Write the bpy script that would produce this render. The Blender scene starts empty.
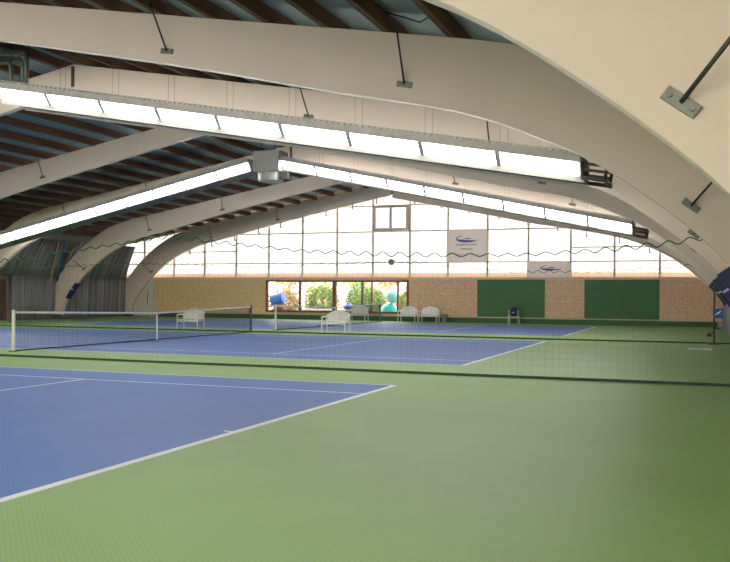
import bpy, bmesh, math, random
from mathutils import Vector, Matrix
R = random.Random(7)
COL = bpy.context.scene.collection
PI = math.pi
XC = -11.715                     # middle of the hall (ridge line)
ARCH_Y = [-7.76, -0.53, 5.66, 12.73, 19.60, 26.30, 32.81]
Y_BACK, Y_GABLE = -21.6, 33.2
HW = 18.75                       # half width to the outer walls
PANEL_TOP = 2.44

# ------------------------------------------------------------------ materials
def new_mat(name):
    m = bpy.data.materials.new(name); m.use_nodes = True
    nt = m.node_tree; nt.nodes.clear()
    out = nt.nodes.new('ShaderNodeOutputMaterial')
    return m, nt, out
def N(nt, typ, **kw):
    n = nt.nodes.new(typ)
    for k, v in kw.items():
        if k.startswith('i_'): n.inputs[k[2:].replace('_', ' ')].default_value = v
        else: setattr(n, k, v)
    return n
def srgb(r, g, b):
    f = lambda c: c/12.92 if c <= .04045 else ((c+.055)/1.055)**2.4
    return (f(r/255), f(g/255), f(b/255), 1)
def ramp(nt, stops):
    n = nt.nodes.new('ShaderNodeValToRGB'); cr = n.color_ramp
    while len(cr.elements) < len(stops): cr.elements.new(.5)
    for e, (p, c) in zip(cr.elements, stops): e.position = p; e.color = c
    return n
def simple(name, c, rough=.6, metal=0., vary=.08, scale=6., bump=0., bscale=60., spec=.5, stretch=None):
    m, nt, out = new_mat(name)
    b = N(nt, 'ShaderNodeBsdfPrincipled'); b.inputs['Roughness'].default_value = rough
    b.inputs['Metallic'].default_value = metal; b.inputs['Specular IOR Level'].default_value = spec
    tc = N(nt, 'ShaderNodeTexCoord'); src = tc.outputs['Object']
    if stretch:
        mp = N(nt, 'ShaderNodeMapping'); mp.inputs['Scale'].default_value = stretch
        nt.links.new(src, mp.inputs['Vector']); src = mp.outputs['Vector']
    no = N(nt, 'ShaderNodeTexNoise'); no.inputs['Scale'].default_value = scale; no.inputs['Detail'].default_value = 4
    nt.links.new(src, no.inputs['Vector'])
    lo = tuple(x*(1-vary) for x in c[:3])+(1,); hi = tuple(min(1, x*(1+vary)) for x in c[:3])+(1,)
    r = ramp(nt, [(.3, lo), (.7, hi)]); nt.links.new(no.outputs['Fac'], r.inputs['Fac'])
    nt.links.new(r.outputs['Color'], b.inputs['Base Color'])
    if bump:
        n2 = N(nt, 'ShaderNodeTexNoise'); n2.inputs['Scale'].default_value = bscale
        nt.links.new(src, n2.inputs['Vector'])
        bp = N(nt, 'ShaderNodeBump'); bp.inputs['Strength'].default_value = bump; bp.inputs['Distance'].default_value = .01
        nt.links.new(n2.outputs['Fac'], bp.inputs['Height']); nt.links.new(bp.outputs['Normal'], b.inputs['Normal'])
    nt.links.new(b.outputs[0], out.inputs['Surface'])
    return m
def carpet(name, c):
    m, nt, out = new_mat(name)
    b = N(nt, 'ShaderNodeBsdfPrincipled'); b.inputs['Roughness'].default_value = .5
    b.inputs['Specular IOR Level'].default_value = FLOOR_SPEC
    tc = N(nt, 'ShaderNodeTexCoord')
    no = N(nt, 'ShaderNodeTexNoise'); no.inputs['Scale'].default_value = .5; no.inputs['Detail'].default_value = 5
    nt.links.new(tc.outputs['Object'], no.inputs['Vector'])
    r = ramp(nt, [(.3, tuple(x*.93 for x in c[:3])+(1,)), (.7, tuple(x*1.06 for x in c[:3])+(1,))])
    nt.links.new(no.outputs['Fac'], r.inputs['Fac'])
    # ribbed weave
    sep = N(nt, 'ShaderNodeSeparateXYZ'); nt.links.new(tc.outputs['Object'], sep.inputs[0])
    outs = []
    for ax in ('X', 'Y'):
        mu = N(nt, 'ShaderNodeMath', operation='MULTIPLY'); mu.inputs[1].default_value = 2*PI/.045
        nt.links.new(sep.outputs[ax], mu.inputs[0])
        si = N(nt, 'ShaderNodeMath', operation='SINE'); nt.links.new(mu.outputs[0], si.inputs[0]); outs.append(si)
    pr = N(nt, 'ShaderNodeMath', operation='MULTIPLY'); nt.links.new(outs[0].outputs[0], pr.inputs[0]); nt.links.new(outs[1].outputs[0], pr.inputs[1])
    ma = N(nt, 'ShaderNodeMapRange'); ma.inputs['From Min'].default_value = -1; ma.inputs['From Max'].default_value = 1
    ma.inputs['To Min'].default_value = .90; ma.inputs['To Max'].default_value = 1.1
    nt.links.new(pr.outputs[0], ma.inputs['Value'])
    mx = N(nt, 'ShaderNodeVectorMath', operation='SCALE'); nt.links.new(r.outputs['Color'], mx.inputs[0]); nt.links.new(ma.outputs[0], mx.inputs['Scale'])
    nt.links.new(mx.outputs[0], b.inputs['Base Color'])
    nt.links.new(b.outputs[0], out.inputs['Surface'])
    return m
def osb(name, lo, hi):
    m, nt, out = new_mat(name)
    b = N(nt, 'ShaderNodeBsdfPrincipled'); b.inputs['Roughness'].default_value = .7
    tc = N(nt, 'ShaderNodeTexCoord'); mp = N(nt, 'ShaderNodeMapping'); mp.inputs['Scale'].default_value = (11, 11, 17)
    nt.links.new(tc.outputs['Object'], mp.inputs['Vector'])
    v = N(nt, 'ShaderNodeTexVoronoi'); v.inputs['Scale'].default_value = 1.6; nt.links.new(mp.outputs[0], v.inputs['Vector'])
    bw = N(nt, 'ShaderNodeRGBToBW'); nt.links.new(v.outputs['Color'], bw.inputs[0])
    r = ramp(nt, [(.15, lo), (.85, hi)]); nt.links.new(bw.outputs[0], r.inputs['Fac'])
    nt.links.new(r.outputs['Color'], b.inputs['Base Color']); nt.links.new(b.outputs[0], out.inputs['Surface'])
    return m
def curtain_mat(name, stops):
    m, nt, out = new_mat(name)
    b = N(nt, 'ShaderNodeBsdfPrincipled'); b.inputs['Roughness'].default_value = .75
    tc = N(nt, 'ShaderNodeTexCoord'); mp = N(nt, 'ShaderNodeMapping'); mp.inputs['Scale'].default_value = (0, 3.2, .04)
    nt.links.new(tc.outputs['UV'], mp.inputs['Vector'])
    mp.inputs['Scale'].default_value = (3.4, .04, 0)
    no = N(nt, 'ShaderNodeTexNoise'); no.inputs['Scale'].default_value = 1.; no.inputs['Detail'].default_value = 5; no.inputs['Roughness'].default_value = .75
    nt.links.new(mp.outputs[0], no.inputs['Vector'])
    r = ramp(nt, stops); nt.links.new(no.outputs['Fac'], r.inputs['Fac'])
    nt.links.new(r.outputs['Color'], b.inputs['Base Color']); nt.links.new(b.outputs[0], out.inputs['Surface'])
    return m
def emit(name, c, s):
    m, nt, out = new_mat(name)
    e = N(nt, 'ShaderNodeEmission'); e.inputs['Color'].default_value = c; e.inputs['Strength'].default_value = s
    nt.links.new(e.outputs[0], out.inputs['Surface']); return m
def translucent(name, c, refl):
    m, nt, out = new_mat(name)
    t = N(nt, 'ShaderNodeBsdfTranslucent'); t.inputs['Color'].default_value = c
    d = N(nt, 'ShaderNodeBsdfDiffuse'); d.inputs['Color'].default_value = refl
    a = N(nt, 'ShaderNodeAddShader'); nt.links.new(t.outputs[0], a.inputs[0]); nt.links.new(d.outputs[0], a.inputs[1])
    nt.links.new(a.outputs[0], out.inputs['Surface']); return m
def glass(name):
    m, nt, out = new_mat(name)
    t = N(nt, 'ShaderNodeBsdfTransparent'); t.inputs['Color'].default_value = (.93, .95, .93, 1)
    g = N(nt, 'ShaderNodeBsdfGlossy'); g.inputs['Roughness'].default_value = .03
    mx = N(nt, 'ShaderNodeMixShader'); mx.inputs[0].default_value = .06
    nt.links.new(t.outputs[0], mx.inputs[1]); nt.links.new(g.outputs[0], mx.inputs[2]); nt.links.new(mx.outputs[0], out.inputs['Surface'])
    return m

FLOOR_SPEC = .2
LAMP = 12.0
WORLD = 3.0
SUN = 9.0
EXPO = 1.1
M = dict(
    green=carpet('green_carpet', srgb(132, 167, 99)),
    blue=carpet('blue_carpet', srgb(66, 113, 184)),
    line=simple('white_line', srgb(225, 232, 232), .6, vary=.03),
    arch=simple('painted_glulam', srgb(208, 192, 175), .55, vary=.025, scale=.8, stretch=(1, 1, 1)),
    seam=simple('dark_joint', srgb(60, 52, 46), .7),
    purlin=simple('dark_timber', srgb(96, 62, 40), .7, vary=.35, scale=2.5, stretch=(8, .6, 8)),
    rafter=simple('pale_timber', srgb(205, 185, 150), .6, vary=.1, scale=2, stretch=(1, 6, 6)),
    deck=simple('blue_grey_roof_deck', srgb(136, 150, 152), .45, vary=.12, scale=.7, stretch=(1, .5, 1)),
    wall=simple('grey_wall', srgb(150, 148, 142), .8),
    osb=osb('osb_gold', srgb(196, 164, 116), srgb(224, 198, 152)),
    osb2=osb('osb_tan', srgb(196, 158, 124), srgb(228, 196, 160)),
    gpanel=simple('green_panel', srgb(46, 100, 48), .6, vary=.06, scale=1.5),
    skirt=simple('dark_green_skirting', srgb(34, 84, 42), .6),
    trimline=simple('pale_trim', srgb(175, 180, 140), .6),
    frame=simple('red_brown_frame', srgb(110, 58, 40), .5, vary=.15),
    mull=simple('gable_mullion', srgb(215, 200, 182), .6, vary=.05),
    sill=simple('light_sill_timber', srgb(214, 190, 160), .6),
    cream=simple('cream_paint', srgb(200, 196, 176), .5, vary=.03),
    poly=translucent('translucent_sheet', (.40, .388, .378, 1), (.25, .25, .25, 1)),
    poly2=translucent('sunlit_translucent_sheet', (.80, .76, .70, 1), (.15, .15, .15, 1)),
    glass=glass('clear_glass'),
    metal=simple('galvanised_steel', srgb(108, 112, 104), .45, .6, vary=.25, scale=40),
    dark=simple('dark_steel', srgb(62, 60, 56), .5, .4, vary=.15, scale=30),
    housing=simple('grey_lamp_housing', srgb(176, 174, 168), .5, .1),
    hdark=simple('dark_lamp_underside', srgb(92, 94, 94), .5, .2),
    lamp=emit('lamp_diffuser', (1, .965, .93, 1), LAMP),
    white=simple('white_plastic', srgb(228, 226, 222), .45, vary=.03),
    post=simple('white_post', srgb(215, 215, 205), .4),
    gpost=simple('grey_post', srgb(80, 84, 84), .4, .3),
    cord=simple('black_net_cord', srgb(40, 46, 50), .8),
    band=simple('white_net_band', srgb(220, 220, 216), .7),
    dcord=simple('green_net_cord', srgb(64, 92, 70), .8),
    rope=simple('dark_green_rope', srgb(28, 88, 58), .8),
    hem=simple('dark_weighted_hem', srgb(44, 72, 52), .8),
    navy=simple('navy_pad', srgb(14, 30, 74), .45, vary=.15, scale=9),
    stripe=simple('pad_stripe', srgb(190, 200, 214), .5),
    teal=simple('teal_paint', srgb(20, 110, 120), .4),
    sign=simple('blue_sign', srgb(30, 82, 160), .4),
    banner=translucent('banner_cloth', (.26, .245, .24, 1), srgb(206, 200, 196)),
    logo=simple('banner_logo_blue', srgb(62, 76, 140), .6),
    print=simple('banner_print_grey', srgb(158, 154, 158), .6),
    wicker=simple('grey_bin', srgb(120, 122, 104), .7, vary=.3, scale=40),
    clip=simple('lamp_joint_grey', srgb(172, 172, 170), .6),
    peach=translucent('peach_translucent_strip', (.75, .62, .52, 1), (.2, .17, .14, 1)),
    brown=simple('brown_door_wood', srgb(76, 58, 44), .6, vary=.2),
    curt=curtain_mat('grey_curtain', [(.3, srgb(70, 78, 84)), (.45, srgb(112, 112, 116)), (.55, srgb(140, 134, 138)), (.7, srgb(176, 168, 166))]),
    curt2=curtain_mat('lilac_grey_curtain', [(.3, srgb(104, 104, 112)), (.5, srgb(150, 148, 158)), (.7, srgb(184, 180, 186))]),
    tan=simple('tan_strap', srgb(176, 150, 112), .7),
    bluestrap=simple('blue_strap', srgb(24, 84, 136), .6),
    ground=simple('pale_paving', srgb(150, 146, 134), .8, vary=.1),
    leaf1=simple('light_leaves', srgb(118, 140, 74), .7, vary=.35, scale=3),
    leaf2=simple('autumn_leaves', srgb(166, 140, 92), .7, vary=.35, scale=3),
    leaf3=simple('dark_leaves', srgb(74, 100, 60), .7, vary=.3, scale=3),
    bark=simple('bark', srgb(150, 136, 118), .8, vary=.2),
    brick=simple('pinkish_house_wall', srgb(176, 134, 116), .8, vary=.12, scale=3),
    ball=simple('turquoise_rubber', srgb(46, 190, 186), .35, vary=.03),
    ball2=simple('pale_turquoise_rubber', srgb(130, 214, 216), .35, vary=.03),
    blu=simple('bright_blue_plastic', srgb(34, 96, 200), .4, vary=.04),
    maroon=simple('maroon_plastic', srgb(120, 42, 52), .5, vary=.1),
    yellow=simple('yellow_plastic', srgb(214, 206, 90), .5, vary=.04),
)

# ------------------------------------------------------------------ mesh helpers
class MB:
    def __init__(s): s.v = []; s.f = []; s.mi = []; s.uv = None
    def add(s, vs, fs, mi=0):
        o = len(s.v); s.v += [tuple(v) for v in vs]; s.f += [tuple(i+o for i in f) for f in fs]; s.mi += [mi]*len(fs); return s
    def box(s, x0, x1, y0, y1, z0, z1, mi=0):
        v = [(x, y, z) for z in (z0, z1) for y in (y0, y1) for x in (x0, x1)]
        return s.add(v, [(0,2,3,1),(4,5,7,6),(0,1,5,4),(2,6,7,3),(0,4,6,2),(1,3,7,5)], mi)
    def bar(s, a, b, w, h=None, mi=0, up=(0, 0, 1)):
        """rectangular bar from a to b, w wide, h high"""
        a = Vector(a); b = Vector(b); h = h or w; d = (b-a).normalized(); u = Vector(up)
        if abs(d.dot(u)) > .98: u = Vector((0, 1, 0))
        r = d.cross(u).normalized(); u = r.cross(d)
        v = [p + r*sx*w/2 + u*sz*h/2 for p in (a, b) for sx, sz in ((-1,-1),(1,-1),(1,1),(-1,1))]
        return s.add(v, [(0,1,2,3),(7,6,5,4),(0,4,5,1),(1,5,6,2),(2,6,7,3),(3,7,4,0)], mi)
    def tube(s, pts, r, n=8, mi=0, cap=True):
        pts = [Vector(p) for p in pts]; rs = r if isinstance(r, (list, tuple)) else [r]*len(pts)
        vs = []; fs = []
        ref = None
        for i, p in enumerate(pts):
            d = (pts[min(i+1, len(pts)-1)] - pts[max(i-1, 0)]).normalized()
            if ref is None:
                ref = Vector((0, 0, 1)) if abs(d.z) < .9 else Vector((1, 0, 0))
            a = d.cross(ref).normalized(); b = a.cross(d).normalized(); ref = b
            for k in range(n):
                t = 2*PI*k/n; vs.append(p + a*math.cos(t)*rs[i] + b*math.sin(t)*rs[i])
        for i in range(len(pts)-1):
            for k in range(n):
                k2 = (k+1) % n; fs.append((i*n+k, i*n+k2, (i+1)*n+k2, (i+1)*n+k))
        if cap: fs.append(tuple(range(n-1, -1, -1))); fs.append(tuple(range((len(pts)-1)*n, len(pts)*n)))
        return s.add(vs, fs, mi)
    def lathe(s, prof, n=20, c=(0, 0, 0), mi=0):
        vs = []; fs = []
        for r, z in prof:
            for k in range(n): t = 2*PI*k/n; vs.append((c[0]+r*math.cos(t), c[1]+r*math.sin(t), c[2]+z))
        for i in range(len(prof)-1):
            for k in range(n): k2 = (k+1) % n; fs.append((i*n+k, i*n+k2, (i+1)*n+k2, (i+1)*n+k))
        fs.append(tuple(range(n-1, -1, -1))); fs.append(tuple(range((len(prof)-1)*n, len(prof)*n)))
        return s.add(vs, fs, mi)
    def prism(s, outline, y0, y1, mi=0):
        """outline: list of (x, z); convex or simple polygon; extruded along y"""
        n = len(outline)
        vs = [(x, y0, z) for x, z in outline]+[(x, y1, z) for x, z in outline]
        fs = [tuple(range(n-1, -1, -1)), tuple(range(n, 2*n))]+[(i, (i+1) % n, n+(i+1) % n, n+i) for i in range(n)]
        return s.add(vs, fs, mi)
    def strip(s, lower, upper, y0, y1, mi=0):
        """quads between two matching (x,z) polylines, extruded in y"""
        n = len(lower)
        for i in range(n-1):
            o = [lower[i], lower[i+1], upper[i+1], upper[i]]
            vs = [(x, y0, z) for x, z in o]+[(x, y1, z) for x, z in o]
            fs = [(3,2,1,0), (4,5,6,7), (0,1,5,4), (2,3,7,6)]
            if i == 0: fs.append((3,0,4,7))
            if i == n-2: fs.append((1,2,6,5))
            s.add(vs, fs, mi)
        return s
    def build(s, name, mats, parent=None, smooth=False, bevel=0., loc=None):
        me = bpy.data.meshes.new(name)
        org = Vector(loc) if loc is not None else Vector((0, 0, 0))
        me.from_pydata([Vector(v)-org for v in s.v], [], s.f)
        for m in (mats if isinstance(mats, (list, tuple)) else [mats]): me.materials.append(m)
        me.polygons.foreach_set('material_index', s.mi)
        bm = bmesh.new(); bm.from_mesh(me)
        bmesh.ops.remove_doubles(bm, verts=bm.verts, dist=1e-5)
        bmesh.ops.recalc_face_normals(bm, faces=bm.faces)
        bm.to_mesh(me); bm.free()
        if smooth: me.polygons.foreach_set('use_smooth', [True]*len(me.polygons))
        me.update()
        o = bpy.data.objects.new(name, me); COL.objects.link(o)
        if parent is not None:
            o.parent = parent
            o.location = org - Vector(parent['_o']) if '_o' in parent else org
        else: o.location = org
        if bevel:
            b = o.modifiers.new('bevel', 'BEVEL'); b.width = bevel; b.segments = 2; b.limit_method = 'ANGLE'
        return o
def tag(o, label=None, cat=None, group=None, kind=None):
    if label: o['label'] = label
    if cat: o['category'] = cat
    if group: o['group'] = group
    if kind: o['kind'] = kind
    return o
def empty(name, loc=(0, 0, 0), label=None, cat=None, group=None, kind=None, rz=0):
    o = bpy.data.objects.new(name, None); COL.objects.link(o); o.location = loc; o.rotation_euler.z = rz
    return tag(o, label, cat, group, kind)
def part(mb, name, mat, root, smooth=False, bevel=0., label=None):
    """mesh given in coordinates local to the thing's root"""
    o = mb.build(name, mat, None, smooth, bevel); o.parent = root
    if label: o['label'] = label
    return o
def wpart(mb, name, mat, root, smooth=False, bevel=0., label=None):
    """mesh given in world coordinates, root at unrotated world location"""
    L = Vector(root.location)
    p = root.parent
    while p is not None: L += Vector(p.location); p = p.parent
    mb.v = [tuple(Vector(v)-L) for v in mb.v]
    return part(mb, name, mat, root, smooth, bevel, label)
def copy_tree(o, parent=None):
    c = o.copy(); COL.objects.link(c); c.parent = parent
    for ch in [x for x in o.children]: copy_tree(ch, c)
    return c
def interp(x, xs, ys):
    if x <= xs[0]: return ys[0]
    for i in range(len(xs)-1):
        if x <= xs[i+1]:
            t = (x-xs[i])/(xs[i+1]-xs[i]); return ys[i]*(1-t)+ys[i+1]*t
    return ys[-1]

# ------------------------------------------------------------------ floor with court colours and lines
COURTS = [-10.97, 4.557, 19.50]      # near side line of each court (depth), each 23.77 x 10.97
def build_floor():
    lines = []
    for y0 in COURTS:
        y1 = y0+10.97; x0 = -23.77; w = .05
        lines += [(-.10, 0, y0, y1), (x0, x0+.10, y0, y1)]
        lines += [(x0, 0, y0, y0+w), (x0, 0, y1-w, y1)]
        lines += [(x0, 0, y0+1.37, y0+1.37+w), (x0, 0, y1-1.37-w, y1-1.37)]
        for xs in (-5.485, -18.285): lines.append((xs-w/2, xs+w/2, y0+1.37, y1-1.37))
        ym = (y0+y1)/2
        lines.append((-18.285, -5.485, ym-w/2, ym+w/2))
        lines += [(-.2, -.1, ym-w/2, ym+w/2), (x0+.1, x0+.2, ym-w/2, ym+w/2)]
    xs = sorted(set([round(v, 4) for l in lines for v in l[:2]]+[XC-HW, XC+HW]))
    ys = sorted(set([round(v, 4) for l in lines for v in l[2:]]+[Y_BACK, Y_GABLE+.1]))
    mb = MB(); nx = len(xs)
    vs = [(x, y, 0) for y in ys for x in xs]; fs = []; mi = []
    for j in range(len(ys)-1):
        for i in range(nx-1):
            cx = (xs[i]+xs[i+1])/2; cy = (ys[j]+ys[j+1])/2
            m = 0
            if -23.77 < cx < 0 and any(y0 < cy < y0+10.97 for y0 in COURTS): m = 1
            if any(l[0] < cx < l[1] and l[2] < cy < l[3] for l in lines): m = 2
            fs.append((j*nx+i, j*nx+i+1, (j+1)*nx+i+1, (j+1)*nx+i)); mi.append(m)
    mb.v = vs; mb.f = fs; mb.mi = mi
    o = mb.build('floor', [M['green'], M['blue'], M['line']])
    tag(o, kind='structure')
build_floor()

# ------------------------------------------------------------------ roof, walls
def roof_z(a): return 8.0-.177*abs(a)
def structure(o): return tag(o, kind='structure')
for nm, sgn in (('ceiling', -1), ('ceiling', 1)):
    mb = MB()
    zt = roof_z(0)+.26; ze = roof_z(HW)+.26
    lo = [(XC, zt), (XC+sgn*(HW+.2), ze)]; up = [(x, z+.15) for x, z in lo]
    mb.strip(lo, up, Y_BACK-.2, Y_GABLE+.35)
    structure(mb.build(nm, M['deck']))
mb = MB().box(XC-HW-.2, XC-HW, Y_BACK, Y_GABLE+.1, 0, roof_z(HW)+.30); structure(mb.build('wall_left', M['wall']))
mb = MB().box(XC+HW, XC+HW+.2, Y_BACK, Y_GABLE+.1, 0, roof_z(HW)+.30); structure(mb.build('wall_right', M['wall']))

# far gable wall: OSB boards with a window strip cut out
def gx(rel): return XC+rel
yg = Y_GABLE
W0, W1, WZ0, WZ1 = -8.33, .92, .42, 2.36
mb = MB()
mb.box(gx(-16.42), gx(W0), yg, yg+.16, .30, PANEL_TOP-.02)
mb.box(gx(W0), gx(W1), yg, yg+.16, .30, WZ0); mb.box(gx(W0), gx(W1), yg, yg+.16, WZ1, PANEL_TOP-.02)
mb.box(gx(W1), gx(4.95), yg, yg+.16, .30, PANEL_TOP-.02, 1)
mb.box(gx(4.95), gx(8.7), yg+.0, yg+.16, .30, PANEL_TOP-.02, 1)
mb.box(gx(8.7), gx(HW), yg, yg+.16, .30, PANEL_TOP-.02, 1)
mb.box(gx(-HW), gx(HW), yg+.02, yg+.16, 0, .30, 2)
mb.box(gx(-HW), gx(-18.05), yg, yg+.16, .3, PANEL_TOP-.02, 2)
mb.box(gx(-18.05), gx(-16.42), yg+.06, yg+.16, .3, PANEL_TOP-.02, 2)
structure(mb.build('wall_far', [M['osb'], M['osb2'], M['wall']]))
# skirting
mb = MB().box(gx(-16.3), gx(17.4), yg-.04, yg+.0, .0, .27); structure(mb.build('baseboard_far', M['skirt']))
mb = MB().box(gx(-16.3), gx(17.4), yg-.05, yg+.0, .27, .32); structure(mb.build('trim_1', M['trimline']))
mb = MB().box(gx(-HW), gx(HW), yg-.05, yg+.16, PANEL_TOP-.02, PANEL_TOP+.10); structure(mb.build('trim_2', M['sill']))
for k, (a, b, where) in enumerate([(4.95, 8.7, 'dark green wall panel left of the tan board strip, under the smaller banner'),
                                   (10.8, 14.6, 'dark green wall panel at the right end of the far wall')]):
    o = MB().box(gx(a), gx(b), yg-.03, yg-.001, .34, PANEL_TOP-.03).build('wall_panel', M['gpanel'])
    tag(o, where, 'panel')

# window strip in the boards
t = structure(empty('window_1', (gx((W0+W1)/2), yg, WZ0)))
mb = MB(); fr = .12
mb.box(gx(W0), gx(W1), yg-.04, yg+.14, WZ0, WZ0+.12); mb.box(gx(W0), gx(W1), yg-.04, yg+.14, WZ1-.1, WZ1)
for a, w in ((W0+.07, .14), (-6.02, .13), (-3.75, .24), (-1.96, .1), (-1.37, .07), (.25, .1), (W1-.07, .14)):
    mb.box(gx(a-w/2), gx(a+w/2), yg-.038, yg+.138, WZ0+.12, WZ1-.1)
wpart(mb, 'window_frame', M['frame'], t)
edges = [W0+.14, -6.085, -5.955, -3.87, -3.63, -2.01, -1.91, -1.405, -1.335, .2, .3, W1-.14]
for a, b in zip(edges[::2], edges[1::2]):
    wpart(MB().add([(gx(a), yg+.05, WZ0+.12), (gx(b), yg+.05, WZ0+.12), (gx(b), yg+.05, WZ1-.1), (gx(a), yg+.05, WZ1-.1)], [(0,1,2,3)]), 'pane', M['glass'], t)

# translucent gable above the boards, far end and behind the camera
def gable(y, name, sgn, sheet):
    t = structure(empty(name, (XC, y, PANEL_TOP)))
    mb = MB()
    zt = lambda a: roof_z(a)+.24
    mb.add([(gx(-HW), y, PANEL_TOP+.02), (gx(HW), y, PANEL_TOP+.02), (gx(HW), y, zt(HW)), (gx(0), y, zt(0)), (gx(-HW), y, zt(HW))], [(0,1,2,3,4)])
    wpart(mb, 'translucent_sheet', sheet, t)
    if sgn > 0:
        wpart(MB().box(gx(-HW), gx(HW), y-.10, y-.03, PANEL_TOP+.10, PANEL_TOP+.36), 'lower_strip', M['peach'], t)
    mb = MB(); d = .07*sgn
    ya, yb = sorted((y-d*1.6, y-d*.1))
    ms = [-17.27+2.277*k for k in range(16)]
    for a in ms: mb.box(gx(a-.055), gx(a+.055), ya, yb, PANEL_TOP+.08, roof_z(a)+.1)
    ya, yb = sorted((y-d*1.4, y-d*.12))
    mb.box(gx(-HW), gx(HW), ya, yb, 3.36, 3.43)
    mb.box(gx(-HW), gx(ms[3]), ya, yb, 4.12, 4.19); mb.box(gx(ms[12]), gx(HW), ya, yb, 4.12, 4.19)
    mb.box(gx(ms[3]), gx(ms[12]), ya, yb, 5.17, 5.25)
    mb.box(gx(ms[5]), gx(ms[10]), ya, yb, 6.68, 6.76)
    wpart(mb, 'mullion_grid', M['mull'], t)
    return t
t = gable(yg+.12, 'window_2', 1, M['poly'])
# hinged vent window near the ridge
v = MB(); y0 = yg-.02
a0, a1, z0, z1 = -1.33, .9, 5.22, 6.74
for b in ((a0, a0+.19, z0, z1), (a1-.19, a1, z0, z1), (a0+.19, a1-.19, z0, z0+.2), (a0+.19, a1-.19, z1-.16, z1), (-.30, -.14, z0+.2, z1-.16)):
    v.box(gx(b[0]), gx(b[1]), y0-.04, y0+.04, b[2], b[3])
wpart(v, 'vent_frame', M['mull'], t)
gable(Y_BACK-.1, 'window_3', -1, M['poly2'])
structure(MB().box(gx(-HW), gx(HW), Y_BACK-.2, Y_BACK, 0, PANEL_TOP+.05).build('wall_back', [M['osb2']]))
# pale sloping rafter lining the roof against the far gable
for s in (-1, 1):
    lo = [(gx(s*.0), roof_z(0)+.0), (gx(s*(HW-.02)), roof_z(HW)+.0)]; up = [(x, z+.24) for x, z in lo]
    structure(MB().strip(lo, up, yg-.02, yg+.10).build('trim_%d' % (4+s), M['rafter']))

# cream door in the far left corner
t = structure(empty('door_1', (gx(-17.2), yg-.05, 0)))
mb = MB(); mb.box(gx(-18.05), gx(-17.93), yg-.1, yg+.05, 0, 2.3); mb.box(gx(-16.72), gx(-16.42), yg-.1, yg+.05, 0, PANEL_TOP-.04); mb.box(gx(-18.05), gx(-16.72), yg-.1, yg+.05, 2.12, 2.34)
wpart(mb, 'door_frame', M['cream'], t)
lf = wpart(MB().box(gx(-17.93), gx(-16.72), yg-.05, yg+.04, .02, 2.12), 'door_leaf', M['cream'], t, bevel=.006)
o = MB().tube([(gx(-16.9), yg-.09, .8), (gx(-16.9), yg-.13, .82), (gx(-16.9), yg-.13, 1.6), (gx(-16.9), yg-.09, 1.62)], .018, 8).build('door_handle', M['dark']); o.parent = t; o.location = -Vector(t.location)
# dark wooden door at the left edge
t = structure(empty('door_2', (gx(-18.6), 21.3, 0)))
mb = MB(); X = gx(-18.75)
mb.box(X, X+.12, 19.95, 20.1, 0, 2.25); mb.box(X, X+.12, 22.5, 22.65, 0, 2.25); mb.box(X, X+.12, 20.1, 22.5, 2.1, 2.25)
wpart(mb, 'door_frame', M['frame'], t)
wpart(MB().box(X, X+.07, 20.1, 21.29, .01, 2.1).box(X, X+.07, 21.31, 22.5, .01, 2.1), 'door_leaf', M['brown'], t, bevel=.006)
wpart(MB().tube([(X+.07, 21.2, 1.02), (X+.13, 21.2, 1.02), (X+.13, 21.06, 1.02)], .012), 'door_handle', M['metal'], t)

# ------------------------------------------------------------------ side curtains, one per bay
def curtain_sheet(s, y0, y1, low, mat, root, name):
    """folded cloth: lower drape hangs upright, upper drape leans inward"""
    n = int((y1-y0)/.05); vs = []; fs = []; uv = []
    rows = [(18.45, .04, 1.), (18.42, 1.2, .9), (18.38, 2.40, .5)] if low else [(18.36, 2.46, .5), (18.05, 3.5, .8), (17.62, 4.52, .6)]
    ph = R.random()*6
    for j, (a, z, amp) in enumerate(rows):
        for i in range(n+1):
            y = y0+(y1-y0)*i/n
            yy = y + (0 if low else (j-0)*.22)
            yy = min(max(yy if not low else y, y0), y1)
            off = .05*amp*(math.sin(y*26+ph)+.6*math.sin(y*11.3+ph*2)+.4*math.sin(y*47))
            vs.append((gx(s*(a+off-(.75 if s > 0 else 0))), yy, z)); uv.append((y, z))
    for j in range(len(rows)-1):
        for i in range(n): fs.append((j*(n+1)+i, j*(n+1)+i+1, (j+1)*(n+1)+i+1, (j+1)*(n+1)+i))
    me = bpy.data.meshes.new(name); L = Vector(root.location)
    me.from_pydata([Vector(v)-L for v in vs], [], fs); me.materials.append(mat)
    ul = me.uv_layers.new(name='UVMap')
    for p in me.polygons:
        for li in p.loop_indices: ul.data[li].uv = uv[me.loops[li].vertex_index]
    me.polygons.foreach_set('use_smooth', [True]*len(me.polygons)); me.update()
    o = bpy.data.objects.new(name, me); COL.objects.link(o); o.parent = root
    sol = o.modifiers.new('thickness', 'SOLIDIFY'); sol.thickness = .006
    return o
bays = [(12.98, 19.5, 'the bay before the brown door'), (22.75, 26.2, 'the bay right of the brown door'), (26.6, 32.7, 'the bay next to the cream corner door')]
for y0, y1, wh in bays:
    t = empty('side_curtain', (gx(-18.4), (y0+y1)/2, 0), 'grey gathered curtain on the left wall, '+wh, 'curtain', 'gathered curtains along the left wall')
    curtain_sheet(-1, y0, y1, True, M['curt'], t, 'lower_drape')
    curtain_sheet(-1, y0 if y0 != 22.75 else 19.9, y1, False, M['curt'], t, 'upper_drape')
    wpart(MB().box(gx(-18.5), gx(-18.3), y0, y1, 2.40, 2.46), 'rail', M['metal'], t)
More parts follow.
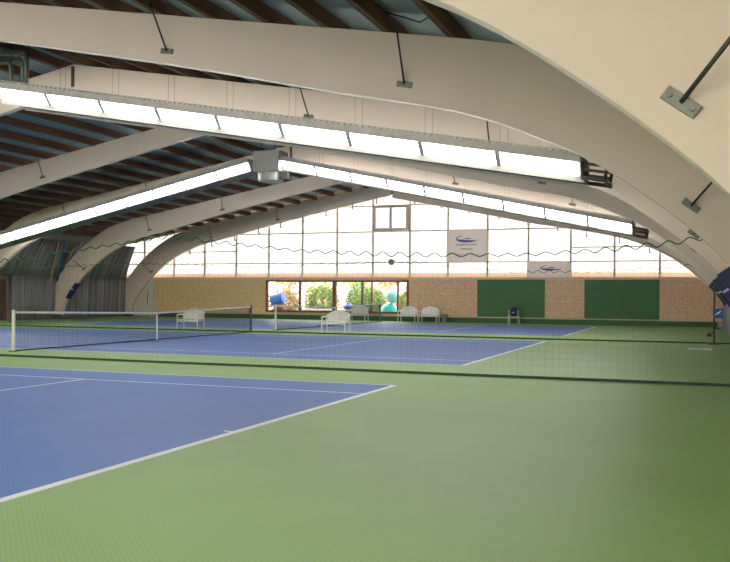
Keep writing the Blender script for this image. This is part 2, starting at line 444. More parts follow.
for y0, y1, wh in [(6.0, 12.6, 'nearest to the camera'), (13.08, 19.5, 'behind the blue post box'), (19.95, 26.2, 'third from the camera'), (26.66, 32.7, 'beside the end of the far wall')]:
    t = empty('side_curtain', (gx(18.4), (y0+y1)/2, 0), 'pale lilac-grey side curtain on the right wall, '+wh, 'curtain', 'gathered curtains along the right wall')
    curtain_sheet(1, y0, y1, True, M['curt2'], t, 'lower_drape')
    curtain_sheet(1, y0, y1, False, M['curt2'], t, 'upper_drape')
    wpart(MB().box(gx(17.55), gx(17.75), y0, y1, 2.40, 2.46), 'rail', M['metal'], t)
for yy, w, mt, lb, nm in ((26.1, .16, 'bluestrap', 'blue strap slanting down the upper left curtain', 'curtain_strap'), (25.55, .14, 'tan', 'tan strap slanting down the upper left curtain', 'curtain_strap')):
    o = MB().bar((gx(-18.28), yy+.12, 2.2), (gx(-17.5), yy-.12, 4.45), w, .03, up=(1, 0, .3)).build(nm, M[mt]); tag(o, lb, 'strap')

# ------------------------------------------------------------------ glulam arches
IN_X = [0, 3, 6, 8, 10, 11, 12, 13, 14, 15, 16, 16.6, 17, 17.4, 17.75, 17.95, 18.05]
IN_Z = [7.30, 6.71, 6.09, 5.66, 5.19, 4.96, 4.75, 4.50, 4.12, 3.63, 2.92, 2.40, 1.98, 1.50, 1.00, .60, 0]
EX_X = [0, 3.4, 6.4, 9, 12, 13.7, 14.8, 16, 17, 17.8, 18.3, 18.5, 18.56, 18.56]
EX_Z = [8.0, 7.40, 6.87, 6.41, 5.88, 5.55, 5.20, 4.55, 3.80, 3.02, 2.35, 1.9, 1.5, 0]
def resample(px, pz, n):
    L = [0]
    for i in range(1, len(px)): L.append(L[-1]+math.hypot(px[i]-px[i-1], pz[i]-pz[i-1]))
    # Catmull-Rom for smooth outline
    out = []
    for k in range(n+1):
        s = L[-1]*k/n
        i = max(j for j in range(len(L)-1) if L[j] <= s+1e-9)
        t = (s-L[i])/(L[i+1]-L[i])
        def P(a, j):
            j2 = min(max(j, 0), len(a)-1); return a[j2]
        def tang(a, j):
            if j <= 0: return (a[1]-a[0])/(L[1]-L[0])
            if j >= len(a)-1: return (a[-1]-a[-2])/(L[-1]-L[-2])
            return (a[j+1]-a[j-1])/(L[j+1]-L[j-1])
        h = L[i+1]-L[i]
        r = []
        for a in (px, pz):
            p0, p1, m0, m1 = a[i], a[i+1], tang(a, i)*h, tang(a, i+1)*h
            r.append((2*t**3-3*t*t+1)*p0+(t**3-2*t*t+t)*m0+(-2*t**3+3*t*t)*p1+(t**3-t*t)*m1)
        out.append(tuple(r))
    return out
NA = 56
inn = resample(IN_X, IN_Z, NA); exx = resample(EX_X, EX_Z, NA)
BR = [(7.35, 6.03), (11.98, 5.04), (16.43, 2.90)]
def make_arch(y, label, cleats=False, idx=0):
    t = empty('roof_arch', (XC, y, 0), label, 'roof arch', 'painted timber arches across the hall')
    for s in (-1, 1):
        drop = .20 if (idx == 6 and s > 0) else 0
        lo = [(s*(a+.006), z-drop*max(0, min(1, (11-a)/3))) for a, z in inn]; up = [(s*(a+.006), z) for a, z in exx]
        lo[-1] = (lo[-1][0], 0); up[-1] = (up[-1][0], 0)
        part(MB().strip(lo, up, 0, .22), 'beam', M['arch'], t, bevel=.012)
        part(MB().box(s*17.97 if s > 0 else -18.62, 18.62 if s > 0 else -17.97, -.03, .25, 0, .22), 'shoe', M['metal'], t)
    part(MB().box(-.05, .05, -.02, .0, 7.36, 7.94).box(-.05, .05, .22, .24, 7.36, 7.94), 'ridge_plate', M['seam'], t)
    for s in (-1, 1):
        for k, (a, z) in enumerate(BR):
            # fly brace: small bolted plate on the arch face and a rod up to a purlin
            b = empty('fly_brace', (s*a, 0, z)); b.parent = t
            sl = math.atan2(-(interp(a+.2, EX_X, EX_Z)-interp(a-.2, EX_X, EX_Z)), .4)
            ca, sa = math.cos(sl), -math.sin(sl)*s
            if k == 2: ca, sa = .80, -.60*s*1.0
            pl = MB().bar((-ca*.135, -.012, -sa*.135), (ca*.135, -.012, sa*.135), .024, .10, up=(-sa, 0, ca))
            part(pl, 'brace_plate', M['metal'], b, bevel=.004)
            for q in (-.09, .09): part(MB().tube([(ca*q, -.024, sa*q), (ca*q, -.045, sa*q)], .018, 6), 'bolt', M['metal'], b)
            ex = [-.1*s, -.0, .42*s][k]; ez = [.78, .80, .45][k]
            part(MB().tube([(0, -.02, 0), (ex, -.42, ez)], .017, 8), 'rod', M['dark'], b, smooth=True)
    if cleats:
        for a in [-13.6, -12.0, -10.4, -8.7, -7.2, -5.7, -4.2, -2.5, -1.0, 1.3, 2.9, 4.5, 6.2, 7.8, 9.4, 10.9, 12.6, 14.1]:
            z = interp(abs(a), IN_X, IN_Z)
            part(MB().box(a-.03, a+.03, .05, .11, z-.26, z+.02).box(a-.03, a+.12, .04, .12, z-.30, z-.25), 'hanger', M['metal'], t)
    return t
labels = ['white painted timber arch nearest the camera, filling the top right corner',
          'second arch from the camera, running right across the top with two long braces',
          'third arch from the camera, its peaked ridge joint showing above the near lamp row',
          'fourth arch from the camera, crossing just under the near lamp row',
          'fifth arch from the camera, mostly hidden behind the far lamp row',
          'sixth arch from the camera, its left foot with a navy pad beside the curtain',
          'last arch, standing directly against the bright far gable']
arches = [make_arch(y, l, i == 6, i) for i, (y, l) in enumerate(zip(ARCH_Y, labels))]

# navy protective pads strapped around the inner edge of the arch feet
def pad(y, s, dep, label, z0=1.18, z1=2.05):
    t = empty('arch_pad', (XC, y, 0), label, 'pad', 'navy pads on the arch feet')
    zs = [z0+(z1-z0)*k/8 for k in range(9)]
    def inx(z): return interp(-z, [-q for q in IN_Z], IN_X)
    lo = []; up = []
    for z in zs:
        a = inx(z); lo.append((s*(a-.07*.8), z-.03)); up.append((s*(a+dep*.75), z+dep*.55))
    part(MB().strip(lo, up, -.06, .27), 'cushion', M['navy'], t, bevel=.03)
    def q(f, g): 
        k = f*8; i = min(int(k), 7); u = k-i
        l = [lo[i][c]*(1-u)+lo[i+1][c]*u for c in (0, 1)]; w = [up[i][c]*(1-u)+up[i+1][c]*u for c in (0, 1)]
        return (l[0]*(1-g)+w[0]*g, l[1]*(1-g)+w[1]*g)
    part(MB().strip([q(.58, .02), q(.64, .02)], [q(.58, .98), q(.64, .98)], -.07, .28), 'stripe', M['stripe'], t)
    return t
for y, s, d, l in [(5.66, 1, .5, 'large navy pad with a pale stripe, at the right picture edge'), (12.73, 1, .45, 'navy arch pad just left of and behind the large one, right side'),
                (19.60, 1, .4, 'small navy arch pad third in the row on the right'), (26.30, 1, .4, 'smallest navy arch pad on the right, above the far wall end'),
                (26.30, -1, .12, 'navy arch pad on the left side before the grey curtain')]:
    pad(y, s, d, l)

# ------------------------------------------------------------------ purlins
ordw = ['first', 'second', 'third', 'fourth', 'fifth', 'sixth', 'seventh', 'eighth', 'ninth', 'tenth', 'eleventh', 'twelfth', 'thirteenth', 'fourteenth', 'fifteenth', 'sixteenth', 'seventeenth']
base = MB().box(-.07, .07, Y_BACK, Y_GABLE-.04, 0, .24).build('purlin', M['purlin'])
first = True
for s, side in ((-1, 'left'), (1, 'right')):
    for k in range(16):
        a = .45+k*1.12
        if first: o = base; first = False
        else: o = base.copy(); COL.objects.link(o)
        o.location = (XC+s*a, 0, roof_z(a)+.005)
        o.rotation_euler = (0, s*math.atan(.177), 0)
        tag(o, '%s dark timber roof purlin down from the ridge on the %s slope' % (ordw[k], side), 'purlin', 'dark timber purlins under the roof')

o = MB().tube([(gx(11.0), -.75, 6.55), (gx(11.6), -.75, 6.25), (gx(12.3), -.72, 5.98), (gx(12.8), -.9, 6.12), (gx(13.1), -1.1, 6.35)], .012, 6).build('roof_cable', M['dark'], smooth=True)
tag(o, 'loose dark cable looping over the top edge of the second arch', 'cable')
# ------------------------------------------------------------------ lamp rows and ridge units
def lamp_row(y, s, z_at0, slope, a0, a1, nseg, label, lip=.12, hh=.22, ly=.60):
    """long luminaire following the roof slope: housing, glowing diffusers on both sides, end plates, suspension wires"""
    t = empty('strip_light', (XC+s*a0, y, z_at0), label, 'light', 'long lamp rows following the roof slope')
    def pt(a, dy, dz): return (s*(a-a0), dy, -slope*a+dz)      # local: z measured from z_at0, dz up
    def sect(prof, a_, b_):
        m = MB(); n = len(prof)
        vs = [pt(a_, py, pz) for py, pz in prof]+[pt(b_, py, pz) for py, pz in prof]
        m.add(vs, [tuple(range(n)), tuple(range(2*n-1, n-1, -1))]+[(i, (i+1) % n, n+(i+1) % n, n+i) for i in range(n)])
        return m
    # inner housing wedge
    part(sect([(-.38, -.02), (.38, -.02), (ly-.06, hh+.005), (-ly+.06, hh+.005)], a0, a1), 'housing', M['housing'], t)
    part(sect([(-ly-.01, hh), (ly+.01, hh), (ly+.01, hh+.16), (-ly-.01, hh+.16)], a0, a1), 'top_tray', M['housing'], t)
    part(sect([(-.40, -.06), (.40, -.06), (.40, -.02), (-.40, -.02)], a0, a1+.05), 'bottom_tray', M['hdark'], t)
    for sy in (-1, 1): part(sect([(sy*.40, -lip), (sy*.43, -lip), (sy*.43, -.02), (sy*.40, -.02)], a0, a1+.05), 'edge_lip', M['housing'], t)
    # perforated rim on the tray
    m = MB(); k = a0
    while k < a1:
        for sy in (-1, 1): m.bar(pt(k, sy*ly, hh+.15), pt(k, sy*ly, hh+.185), .02, .06)
        k += .13
    for sy in (-1, 1): m.bar(pt(a0, sy*ly, hh+.19), pt(a1, sy*ly, hh+.19), .02, .02)
    part(m, 'perforated_rim', M['housing'], t)
    L = (a1-a0)/nseg
    for k in range(nseg):
        aa, bb = a0+k*L+.05, a0+(k+1)*L-.05
        for sy in (-1, 1):
            part(sect([(sy*.39, -.005), (sy*.41, -.005), (sy*ly, hh-.005), (sy*(ly-.02), hh)], aa, bb), 'diffuser', M['lamp'], t)
        if k:
            for sy in (-1, 1): part(MB().bar(pt(a0+k*L, sy*.41, -.02), pt(a0+k*L, sy*(ly+.01), hh+.005), .09, .03), 'joint_clip', M['clip'], t)
    part(sect([(-.42, -.04), (.42, -.04), (ly+.01, hh), (ly+.01, hh+.16), (-ly-.01, hh+.16), (-ly-.01, hh)], a1, a1+.03), 'end_plate', M['hdark'], t)
    m = MB()
    for sy in (-1, 1):
        m.bar(pt(a1, sy*.42, -.03), pt(a1+.45, sy*.42, -.03), .05, .07); m.bar(pt(a1+.42, sy*.42, -.05), pt(a1+.48, sy*.46, .26), .04, .05)
        m.bar(pt(a1, sy*.44, .12), pt(a1+.46, sy*.44, .12), .04, .05); m.bar(pt(a1, sy*.45, .23), pt(a1+.46, sy*.45, .23), .04, .05)
    m.bar(pt(a1+.45, -.44, -.03), pt(a1+.45, .44, -.03), .07, .07); m.bar(pt(a1+.45, -.44, .23), pt(a1+.45, .44, .23), .07, .05)
    part(m, 'end_bracket', M['dark'], t)
    for k in range(nseg+1):
        a = a0+k*L
        a = min(max(a, a0+.1), a1-.1)
        for q in (-.08, .08):
            near = min(abs(a+q-(.45+1.12*j)) for j in range(16))
            top = roof_z(a+q)+(.254 if near > .11 else .002)-z_at0
            part(MB().tube([pt(a+q, 0, hh+.15), (s*(a-a0+q), 0, top)], .0035, 5), 'suspension_wire', M['metal'], t)
    return t
LA = [(2.27, 6.33, .181, 14.5, 9, 'near', .75), (17.5, 6.80, .215, 14.35, 9, 'far', .45)]
lamp_row(2.6, 1, 6.37, .179, .75, 14.5, 9, 'near lamp row running down to the right across the upper picture')
lamp_row(2.6, -1, 6.37, .179, .75, 14.5, 9, 'near lamp row on the left roof slope, outside the picture edge')
lamp_row(17.8, 1, 6.80, .213, .74, 14.35, 9, 'far lamp row right of the ridge unit, sloping down to the right', .062, .285, .66)
lamp_row(17.8, -1, 6.80, .213, .75, 14.6, 9, 'far lamp row left of the ridge unit, sloping down to the left', .062, .285, .66)
lamp_row(-12.9, 1, 6.33, .179, .75, 14.5, 9, 'lamp row on the right slope overhead of the camera')
lamp_row(-12.9, -1, 6.33, .179, .75, 14.5, 9, 'lamp row on the left slope level with the camera')

def ridge_unit(y, z0, label):
    t = empty('heater_unit', (XC+.12, y, z0), label, 'heater')
    part(MB().box(-.62, .58, -.42, .42, .25, 1.1), 'cabinet', M['housing'], t, bevel=.03)
    part(MB().lathe([(.50, -.12), (.52, -.10), (.52, .20), (.56, .25)], 24), 'air_outlet', M['housing'], t, smooth=False)
    part(MB().box(.53, .90, -.25, .1, -.05, .22), 'burner_box', M['metal'], t, bevel=.01)
    for dx in (-.42, .18): part(MB().tube([(dx, 0, 1.08), (dx, 0, roof_z(dx+.12)+.254-z0)], .02, 6), 'hanger_rod', M['dark'], t)
    return t
ridge_unit(17.5, 6.27, 'grey heater cabinet with round outlet hung at the ridge between the far lamp rows')
t = empty('pipe_manifold', (gx(-.45), 3.6, 6.95), 'grey bent pipes hung under the roof in the upper left corner', 'pipes')
for k, (dx, dy) in enumerate(((0, 0), (.25, .15), (.5, 0))):
    m = MB().tube([(dx-.55, dy-.3, .62+.1*k), (dx+.1, dy, .62+.1*k), (dx+.18, dy, .5+.1*k), (dx+.18, dy, -.15)], .06, 10)
    part(m, 'bent_pipe', M['metal'], t, smooth=True)
for dx in (.14, .4, .7): part(MB().tube([(dx, .05, .6), (dx, .05, roof_z(-.45+dx)+.25-6.95)], .012, 6), 'hanger_rod', M['dark'], t)

# ------------------------------------------------------------------ tennis nets
def tennis_net(x, y0, label, near_mat, far_mat):
    ya, yb = y0-.914, y0+10.97+.914; ym = (ya+yb)/2; L = yb-ya
    t = empty('tennis_net', (x, ym, 0), label, 'tennis net')
    def top(y): u = abs(y-ym)/(L/2); return .914+(1.05-.914)*u
    for y, mt, lb in ((ya, near_mat, None), (yb, far_mat, None)):
        p = wpart(MB().lathe([(.045, .0), (.045, 1.07), (.03, 1.09)], 14, (x, y, 0)), 'post', mt, t, smooth=False)
        wpart(MB().box(x-.09, x+.09, y-.09, y+.09, 0, .02), 'post_sleeve', M['dark'], t)
        pc = MB().box(x-.06, x-.03, y-.04, y+.04, .75, .95).tube([(x-.07, y, .85), (x-.14, y, .85), (x-.14, y, .75)], .01).build('winch', M['dark']); pc.parent = p; pc.location = -Vector(t.location)
    m = MB(); n = int(L/.05)
    ys = [ya+.05+(L-.1)*i/n for i in range(n+1)]
    r = .0022
    for y in ys: m.box(x-r, x+r, y-r, y+r, .03, top(y)-.05)
    for k in range(19):
        f = k/18
        for i in range(0, 12):
            a = ya+.05+(L-.1)*i/12; b = ya+.05+(L-.1)*(i+1)/12
            m.bar((x, a, .03+f*(top(a)-.08)), (x, b, .03+f*(top(b)-.08)), 2*r)
    wpart(m, 'net_mesh', M['cord'], t)
    m = MB(); k = 24
    for i in range(k):
        a = ya+(L)*i/k; b = ya+L*(i+1)/k
        m.bar((x, a, top(a)-.025), (x, b, top(b)-.025), .012, .055)
    wpart(m, 'headband', M['band'], t)
    wpart(MB().box(x-.012, x+.012, ya+.05, yb-.05, .005, .035), 'bottom_rope', M['cord'], t)
    wpart(MB().box(x-.014, x+.014, ym-.028, ym+.028, .0, .93), 'centre_strap', M['band'], t)
tennis_net(-11.885, COURTS[1], 'tennis net on the middle court with a white near post', M['post'], M['gpost'])
tennis_net(-11.885, COURTS[2], 'tennis net on the farthest court in front of the brown windows', M['post'], M['teal'])

# ------------------------------------------------------------------ divider nets hung across the hall between the courts
def divider(y, xs, zs, a0, a1, label, wl, amp, mesh=True):
    t = empty('divider_net', (XC, y, 0), label, 'divider net')
    tz = lambda a: interp(a, xs, zs)
    pts = []; n = int((a1-a0)/(wl/8)); ph = 0
    for i in range(n+1):
        a = a0+(a1-a0)*i/n
        u = (a/wl) % 1.0
        wv = 1-abs(2*u-1); wv = wv*wv*(3-2*wv)
        pts.append((gx(a), y, tz(a)+amp*(wv-.5)*(1+.3*math.sin(a*1.3))))
    wpart(MB().tube(pts, .012, 6), 'top_rope', M['rope'], t)
    m = MB(); r = .0006; k = int((a1-a0)/.13)
    for i in range(k+1):
        a = a0+(a1-a0)*i/k; m.box(gx(a)-r, gx(a)+r, y-r, y+r, .05, tz(a)-amp*.4)
    for q in range(1, 18):
        z = .12+q*.13
        if z < min(zs)-.1: m.box(gx(a0), gx(a1), y-r, y+r, z-r, z+r)
    wpart(m, 'net_mesh', M['dcord'], t)
    m = MB(); n = 60; h0, h1 = a0-1.2, a1+1.2
    for i in range(n):
        a = h0+(h1-h0)*i/n; b = h0+(h1-h0)*(i+1)/n
        m.bar((gx(a), y+.03*math.sin(a*.9), .025), (gx(b), y+.03*math.sin(b*.9), .025), .045, .05)
    wpart(m, 'weighted_hem', M['hem'], t)
    return t
divider(2.2, [-17, -6, .76, 2.57, 4.53, 5.6, 6.87, 7.85, 8.78, 10.35, 11.81, 13.38, 14.85, 15.97, 16.6], [2.4, 2.3, 2.3, 2.48, 2.7, 2.82, 2.66, 2.56, 2.46, 2.38, 2.34, 2.33, 2.4, 2.5, 2.60],
        -16.3, 16.6, 'near divider net whose wavy dark green top rope crosses the gable', .36, .075)
divider(16.62, [-17, -12, -6, .24, 3.7, 5.8, 6.9, 8.4, 10.6, 13.4, 15.3, 16.3], [2.7, 2.6, 2.8, 2.60, 2.72, 2.8, 2.74, 2.54, 2.40, 2.40, 2.50, 2.6],
        -16.4, 16.3, 'far divider net with small waves in its top rope, behind the middle court', .38, .075)
t = empty('rope_pulley', (gx(5.75), 16.48, 2.77), 'small grey disc pulley hanging on the divider rope above the windows', 'pulley')
part(MB().tube([(0, -.03, 0), (0, .03, 0)], .12, 16), 'wheel', M['wicker'], t)
part(MB().tube([(0, 0, .1), (0, 0, 4.3)], .004, 5), 'hanging_cord', M['dark'], t)

# post of the far divider with its blue box
t = empty('divider_post', (5.28, 16.2, 0), 'dark divider net post with base plate in front of the right curtain', 'post')
part(MB().tube([(0, 0, 0), (0, 0, 2.75)], .03, 10), 'pole', M['dark'], t)
part(MB().box(-.16, .16, -.12, .12, 0, .02), 'base_plate', M['dark'], t)
part(MB().bar((0, 0, .45), (-.12, 0, .30), .03).box(-.22, -.08, -.05, .05, .26, .36).box(-.04, .2, -.03, .03, .50, .56), 'winch', M['dark'], t)
t = empty('post_sign', (5.36, 16.1, .86), 'small blue square sign with a white mark on the divider post', 'sign')
part(MB().box(-.12, .20, -.06, -.03, .0, .32), 'plate', M['sign'], t, bevel=.005)
part(MB().add([(-.08, -.061, .10), (.04, -.061, .14), (.15, -.061, .26), (.03, -.061, .20)], [(0,1,2,3)]), 'mark', M['white'], t)
part(MB().box(-.09, -.03, -.03, .03, .05, .1), 'clamp', M['dark'], t)

# ------------------------------------------------------------------ banners on the gable
def banner(a0, a1, z0, z1, label, big):
    y = yg-.05
    t = empty('banner', (gx((a0+a1)/2), y, (z0+z1)/2), label, 'banner', 'grey banners on the translucent gable')
    w = a1-a0; h = z1-z0
    part(MB().box(-w/2, w/2, -.01, .0, -h/2, h/2), 'cloth', M['banner'], t)
    # crescent swoosh
    cz = h*.22 if big else h*.1; rx = .64 if big else .56; rz = .21 if big else .15; cx = 0 if big else .1
    vs = []; n = 28
    for i in range(n+1):
        th = math.radians(110+ (355-110)*i/n); f = math.sin(PI*i/n)
        wdt = .02+.34*f
        for q in (1, 1-wdt): 
            vs.append((cx+rx*math.cos(th)*(q if q == 1 else 1-wdt*.35), -.013, cz+rz*math.sin(th)*(1 if q == 1 else 1-wdt*2.2)+ (0.0 if q == 1 else .0)))
    m = MB().add(vs, [(2*i, 2*i+1, 2*i+3, 2*i+2) for i in range(n)])
    m.add([(cx-.22, -.013, cz+.02), (cx+.05, -.013, cz-.01), (cx+.3, -.013, cz+.03), (cx+.02, -.013, cz+.05)], [(0,1,2,3)])
    part(m, 'logo', M['logo'], t)
    if big:
        m = MB()
        def row(z, x0, x1, hh, step):
            x = x0
            while x < x1-step*.5:
                m.box(x, x+step*.72, -.0135, -.0105, z, z+hh); x += step
        row(.02, -.62, .62, .09, .1); row(-.22, -.34, .32, .08, .1)
        row(-.48, -.66, -.25, .03, .06); row(-.56, -.66, -.25, .03, .06); row(-.64, -.66, -.3, .03, .06); row(-.52, .25, .66, .03, .06)
        part(m, 'lettering', M['print'], t)
banner(3.16, 5.52, 3.42, 5.2, 'larger grey banner with blue crescent logo and text rows, left of the other', True)
banner(7.72, 10.09, 2.55, 3.38, 'smaller low grey banner with blue crescent logo above the tan board strip', False)

# ------------------------------------------------------------------ white benches
def make_bench():
    t = empty('garden_bench')
    W = .50
    def leg(x, y, top, lean=0): return MB().tube([(x, y+lean, 0), (x, y, top)], [.022, .028], 8)
    for x in (-W, W):
        part(leg(x, -.25, .62, -.03), 'leg', M['white'], t); part(leg(x, .22, .62, .05), 'leg', M['white'], t)
        part(MB().tube([(x, -.30, .60), (x, -.2, .64), (x, .12, .64), (x*.96, .27, .66)], [.03, .032, .03, .025], 8), 'armrest', M['white'], t, smooth=True)
    m = MB()
    for k in range(5):
        y = -.24+k*.1; m.box(-W+.01, W-.01, y, y+.075, .40-.008*k, .43-.008*k)
    m.box(-W+.01, W-.01, -.27, -.24, .34, .43)
    part(m, 'seat', M['white'], t, bevel=.006)
    # back: curved top rail, vertical slats
    m = MB(); nb = 9
    def bt(x): return .86-.16*(abs(x)/W)**2.2
    tops = [(x, .24+.06, bt(x)) for x in [W*(-1+2*i/12) for i in range(13)]]
    m.tube(tops, .03, 8)
    m.tube([(-W, .24, .46), (W, .24, .46)], .02, 8)
    part(m, 'back_rail', M['white'], t, smooth=True)
    m = MB()
    for i in range(nb):
        x = W*(-.86+1.72*i/(nb-1)); m.bar((x, .24, .44), (x, .30, bt(x)-.01), .092, .018, up=(0, 1, 0))
    part(m, 'back_slats', M['white'], t)
    return t
bench = make_bench()
spots = [(-15.3, 17.4, 0, 'white slatted plastic bench behind the middle court net, farthest left'),
         (-8.75, 17.75, 0, 'white plastic bench standing closest in front of the brown windows'),
         (-13.4, 31.9, 0, 'white plastic bench right of centre below the windows, beside the teal net post'),
         (-10.45, 32.0, 0, 'white plastic bench at the right end of the window strip'),
         (-9.2, 32.0, 0, 'white plastic bench beside the small grey bin')]
for i, (x, y, rz, lb) in enumerate(spots):
    o = bench if i == 0 else copy_tree(bench)
    o.location = (x, y, 0); o.rotation_euler.z = rz
    tag(o, lb, 'bench', 'white plastic benches')

t = empty('waste_bin', (-8.5, 32.6, 0), 'small grey round bin beside the last white bench', 'bin')
part(MB().lathe([(.15, 0), (.19, .44), (.20, .46), (.17, .46), (.14, .03)], 18), 'bucket', M['wicker'], t)
part(MB().lathe([(.205, .44), (.215, .455), (.205, .475), (.19, .475)], 18), 'rim', M['housing'], t)

t = empty('ball_cart', (-4.58, 32.6, 0), 'small dark blue basket cart on white legs against the green panel', 'cart')
part(MB().lathe([(.16, .38), (.21, .50), (.23, .72), (.17, .86), (.05, .92)], 16), 'basket', M['teal' if False else 'navy'], t, smooth=True)
part(MB().lathe([(.05, .0), (.08, .03), (.05, .06)], 10, (0, -.235, .58)), 'badge', M['stripe'], t)
for sx in (-1, 1):
    for sy in (-1, 1): part(MB().tube([(sx*.28, sy*.22, 0), (sx*.22, sy*.18, .75)], .018, 6), 'leg', M['white'], t)
part(MB().tube([(-.24, -.2, .38), (.24, -.2, .38), (.24, .2, .38), (-.24, .2, .38), (-.24, -.2, .38)], .014, 6), 'frame', M['white'], t)

t = empty('floor_sheet', (4.85, 13.5, 0), 'white folded sheet lying flat on the green floor near the right wall', 'sheet')
part(MB().box(-.34, -.02, -.45, .15, .0, .012).box(.0, .34, -.5, .2, .0, .012), 'sheet', M['white'], t)

# ------------------------------------------------------------------ outside the windows
structure(MB().box(-70, 50, Y_GABLE+.17, 90, -.4, -.02).build('ground_1', M['ground']))
def shrub(x, y, w, h, mat, label, n=2200, trunk=0.):
    t = empty('garden_tree' if trunk else 'garden_shrub', (x, y, -.02), label, 'tree' if trunk else 'shrub', 'planting outside the windows')
    m = MB()
    for i in range(n):
        th = R.random()*2*PI; ph = math.acos(2*R.random()-1); r = (.55+.45*R.random())*(1+.2*math.sin(3*th+x))
        c = Vector((math.cos(th)*math.sin(ph)*w*r, math.sin(th)*math.sin(ph)*w*r*.8, trunk+h/2+math.cos(ph)*h/2*r))
        if c.z < .02: continue
        a = Vector((R.gauss(0, 1), R.gauss(0, 1), R.gauss(0, 1))).normalized(); b = a.orthogonal().normalized()
        s = .06+.06*R.random()
        m.add([c-a*s, c+b*s*.6, c+a*s, c-b*s*.6], [(0,1,2,3)])
    part(m, 'foliage', mat, t)
    if trunk:
        part(MB().tube([(0, 0, 0), (.05, 0, trunk*.6), (0, .05, trunk+h*.5)], [.10, .08, .04], 8), 'trunk', M['bark'], t, smooth=True)
    else:
        st = MB()
        for k in range(4): st.tube([(0, 0, 0), (w*.3*math.cos(k*1.6), w*.3*math.sin(k*1.6), h*.6)], [.03, .012], 6)
        part(st, 'stems', M['bark'], t)
for x, y, w, h, mt, lb, tr in [
    (-22.6, 41, 1.2, 1.9, 'leaf2', 'pale brown shrub behind the first window pane', 0),
    (-20.2, 42, 1.3, 2.4, 'leaf1', 'yellow green shrub behind the first window post', 0),
    (-18.2, 44.6, 1.4, 2.3, 'leaf3', 'darker green shrub in the second window pane', 0),
    (-16.2, 41, 1.2, 2.1, 'leaf1', 'bright green shrub behind the thick window post', 0),
    (-14.3, 44.4, 1.3, 2.0, 'leaf2', 'rusty shrub in the middle window pane', 0),
    (-12.9, 40.6, .9, 2.2, 'leaf1', 'light green shrub right of the rusty one', 0),
    (-11.2, 42, 1.1, 1.9, 'leaf3', 'dark green round shrub left of the turquoise balls', 0),
    (-24.8, 46, 1.5, 3.0, 'leaf2', 'tall tree with beige leaves beyond the left end of the windows', 1.6),
    (-17.2, 48, 1.6, 3.2, 'leaf2', 'tree with thin pale trunk and beige crown in the second pane', 1.8),
    (-20.8, 50, 1.4, 3.2, 'leaf1', 'tree with thin pale trunk and green crown in the second pane', 1.8),
    (-9.4, 46, 1.6, 3.0, 'leaf2', 'tree with beige crown behind the right end of the windows', 1.5)]:
    shrub(x, y, w, h, M[mt], lb, trunk=tr)
t = empty('neighbour_house', (-14, 60, -.02), 'pinkish house wall far behind the garden shrubs', 'house')
part(MB().box(-16, 14, 0, 6, 0, 3.2), 'wall', M['brick'], t)
m = MB().add([(-16.6, -.6, 3.2), (14.6, -.6, 3.2), (14.6, 6.6, 3.2), (-16.6, 6.6, 3.2), (-15, 3, 5.2), (13, 3, 5.2)], [(0,1,5,4), (1,2,5), (2,3,4,5), (3,0,4), (3,2,1,0)])
part(m, 'roof', M['maroon'], t)
for k in range(5): part(MB().box(-13+k*5.4, -11.4+k*5.4, -.05, 0.0, .9, 2.3), 'window', M['white'], t)
# things on the terrace right outside
t = empty('blue_drum', (-19.85, 34.6, .92), 'bright blue drum tilted on top of the maroon barrel behind the first pane', 'drum', rz=0)
d = MB().lathe([(.30, -.42), (.34, -.40), (.35, -.2), (.34, 0), (.35, .2), (.34, .40), (.30, .42)], 24)
o = part(d, 'shell', M['blu'], t, smooth=False); t.rotation_euler = (0, math.radians(78), 0); t.location = (-19.95, 34.6, 1.21)
part(MB().lathe([(.31, .42), (.31, .44), (.05, .45)], 24), 'lid', M['blu'], t)
t = empty('maroon_barrel', (-19.8, 34.6, -.02), 'maroon rounded barrel under the blue drum outside the window', 'barrel')
part(MB().lathe([(.36, 0), (.44, .2), (.48, .45), (.42, .7), (.3, .82), (.05, .84)], 24), 'shell', M['maroon'], t, smooth=True)
def ball(x, y, z, r, mt, label):
    o = MB().lathe([(max(.004, r*math.sin(PI*k/20)), -r*math.cos(PI*k/20)) for k in range(21)], 28, (0, 0, 0)).build('exercise_ball', M[mt], smooth=True)
    o.location = (x, y, z); tag(o, label, 'ball', 'turquoise balls outside the windows')
ball(-12.45, 34.5, .50, .52, 'ball', 'large turquoise ball low behind the right window pane')
ball(-12.25, 34.55, 1.41, .40, 'ball2', 'paler turquoise ball resting on top of the larger one')
t = empty('yellow_crate', (-11.05, 34.5, -.02), 'tall yellow crate standing behind the last narrow pane', 'crate')
part(MB().box(-.3, .3, -.25, .25, 0, 1.35), 'body', M['yellow'], t, bevel=.04)
part(MB().box(-.33, .33, -.28, .28, 1.35, 1.43), 'lid', M['yellow'], t, bevel=.02)
t = empty('patio_bench', (-17.2, 36.5, -.02), 'long low white bench on the terrace across the first two panes', 'bench')
part(MB().box(-2.2, 2.2, -.25, .25, .50, .60), 'seat', M['white'], t, bevel=.01)
for x in (-2, -.7, .7, 2): part(MB().box(x-.05, x+.05, -.2, .2, 0, .50), 'leg', M['white'], t)
t = empty('blue_bag', (-15.9, 36.45, .58), 'light blue bag lying on the white terrace bench', 'bag')
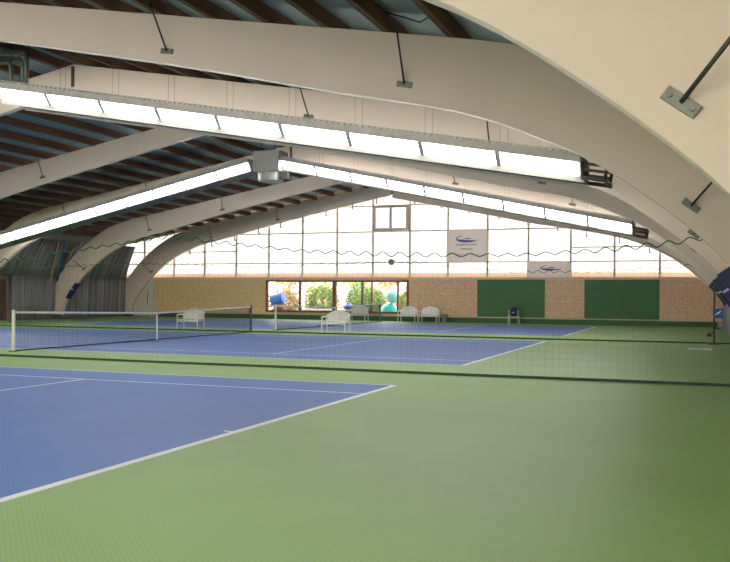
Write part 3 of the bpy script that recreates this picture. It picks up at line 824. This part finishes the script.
part(MB().lathe([(.1, 0), (.3, .05), (.32, .18), (.2, .3), (.04, .32)], 16), 'body', M['sign'], t, smooth=True)
part(MB().tube([(-.15, 0, .28), (-.1, 0, .42), (.1, 0, .42), (.15, 0, .28)], .015, 6), 'handle', M['white'], t)

# ------------------------------------------------------------------ world, camera
sc = bpy.context.scene
w = bpy.data.worlds.new('overcast_sky'); sc.world = w; w.use_nodes = True
nt = w.node_tree; nt.nodes.clear()
out = nt.nodes.new('ShaderNodeOutputWorld'); bg = nt.nodes.new('ShaderNodeBackground')
bg.inputs['Color'].default_value = (1, .985, .96, 1); bg.inputs['Strength'].default_value = WORLD
nt.links.new(bg.outputs[0], out.inputs['Surface'])

sl = bpy.data.lights.new('sun', 'SUN'); sl.energy = SUN; sl.angle = .05; sl.color = (1, .94, .88)
so = bpy.data.objects.new('sun', sl); COL.objects.link(so); so.location = (0, -60, 40)
so.rotation_euler = Vector((.25, 1, -.55)).to_track_quat('-Z', 'Y').to_euler()
h, yaw, roll, f, cy, X0, Y0 = 1.57247, .37037, .00703, 862.81859, 12.81434, 4.84503, -14.06655
cam = bpy.data.cameras.new('camera'); co = bpy.data.objects.new('camera', cam); COL.objects.link(co)
fwd = Vector((-math.sin(yaw), math.cos(yaw), 0)); rt = Vector((math.cos(yaw), math.sin(yaw), 0)); up = Vector((0, 0, 1))
r2 = rt*math.cos(roll)+up*math.sin(roll); u2 = up*math.cos(roll)-rt*math.sin(roll)
mt = Matrix((r2, u2, -fwd)).transposed().to_4x4(); mt.translation = (X0, Y0, h)
co.matrix_world = mt
cam.sensor_width = 36; cam.lens = f*36/730; cam.shift_y = cy/730; cam.clip_start = .05; cam.clip_end = 300
sc.camera = co
sc.view_settings.view_transform = 'Standard'; sc.view_settings.look = 'None'
sc.view_settings.exposure = EXPO; sc.view_settings.gamma = 1; sc.view_settings.use_curve_mapping = False
sc.cycles.use_denoising = True
sc.cycles.max_bounces = 10; sc.cycles.diffuse_bounces = 6; sc.cycles.transparent_max_bounces = 16
sc.cycles.sample_clamp_indirect = 8
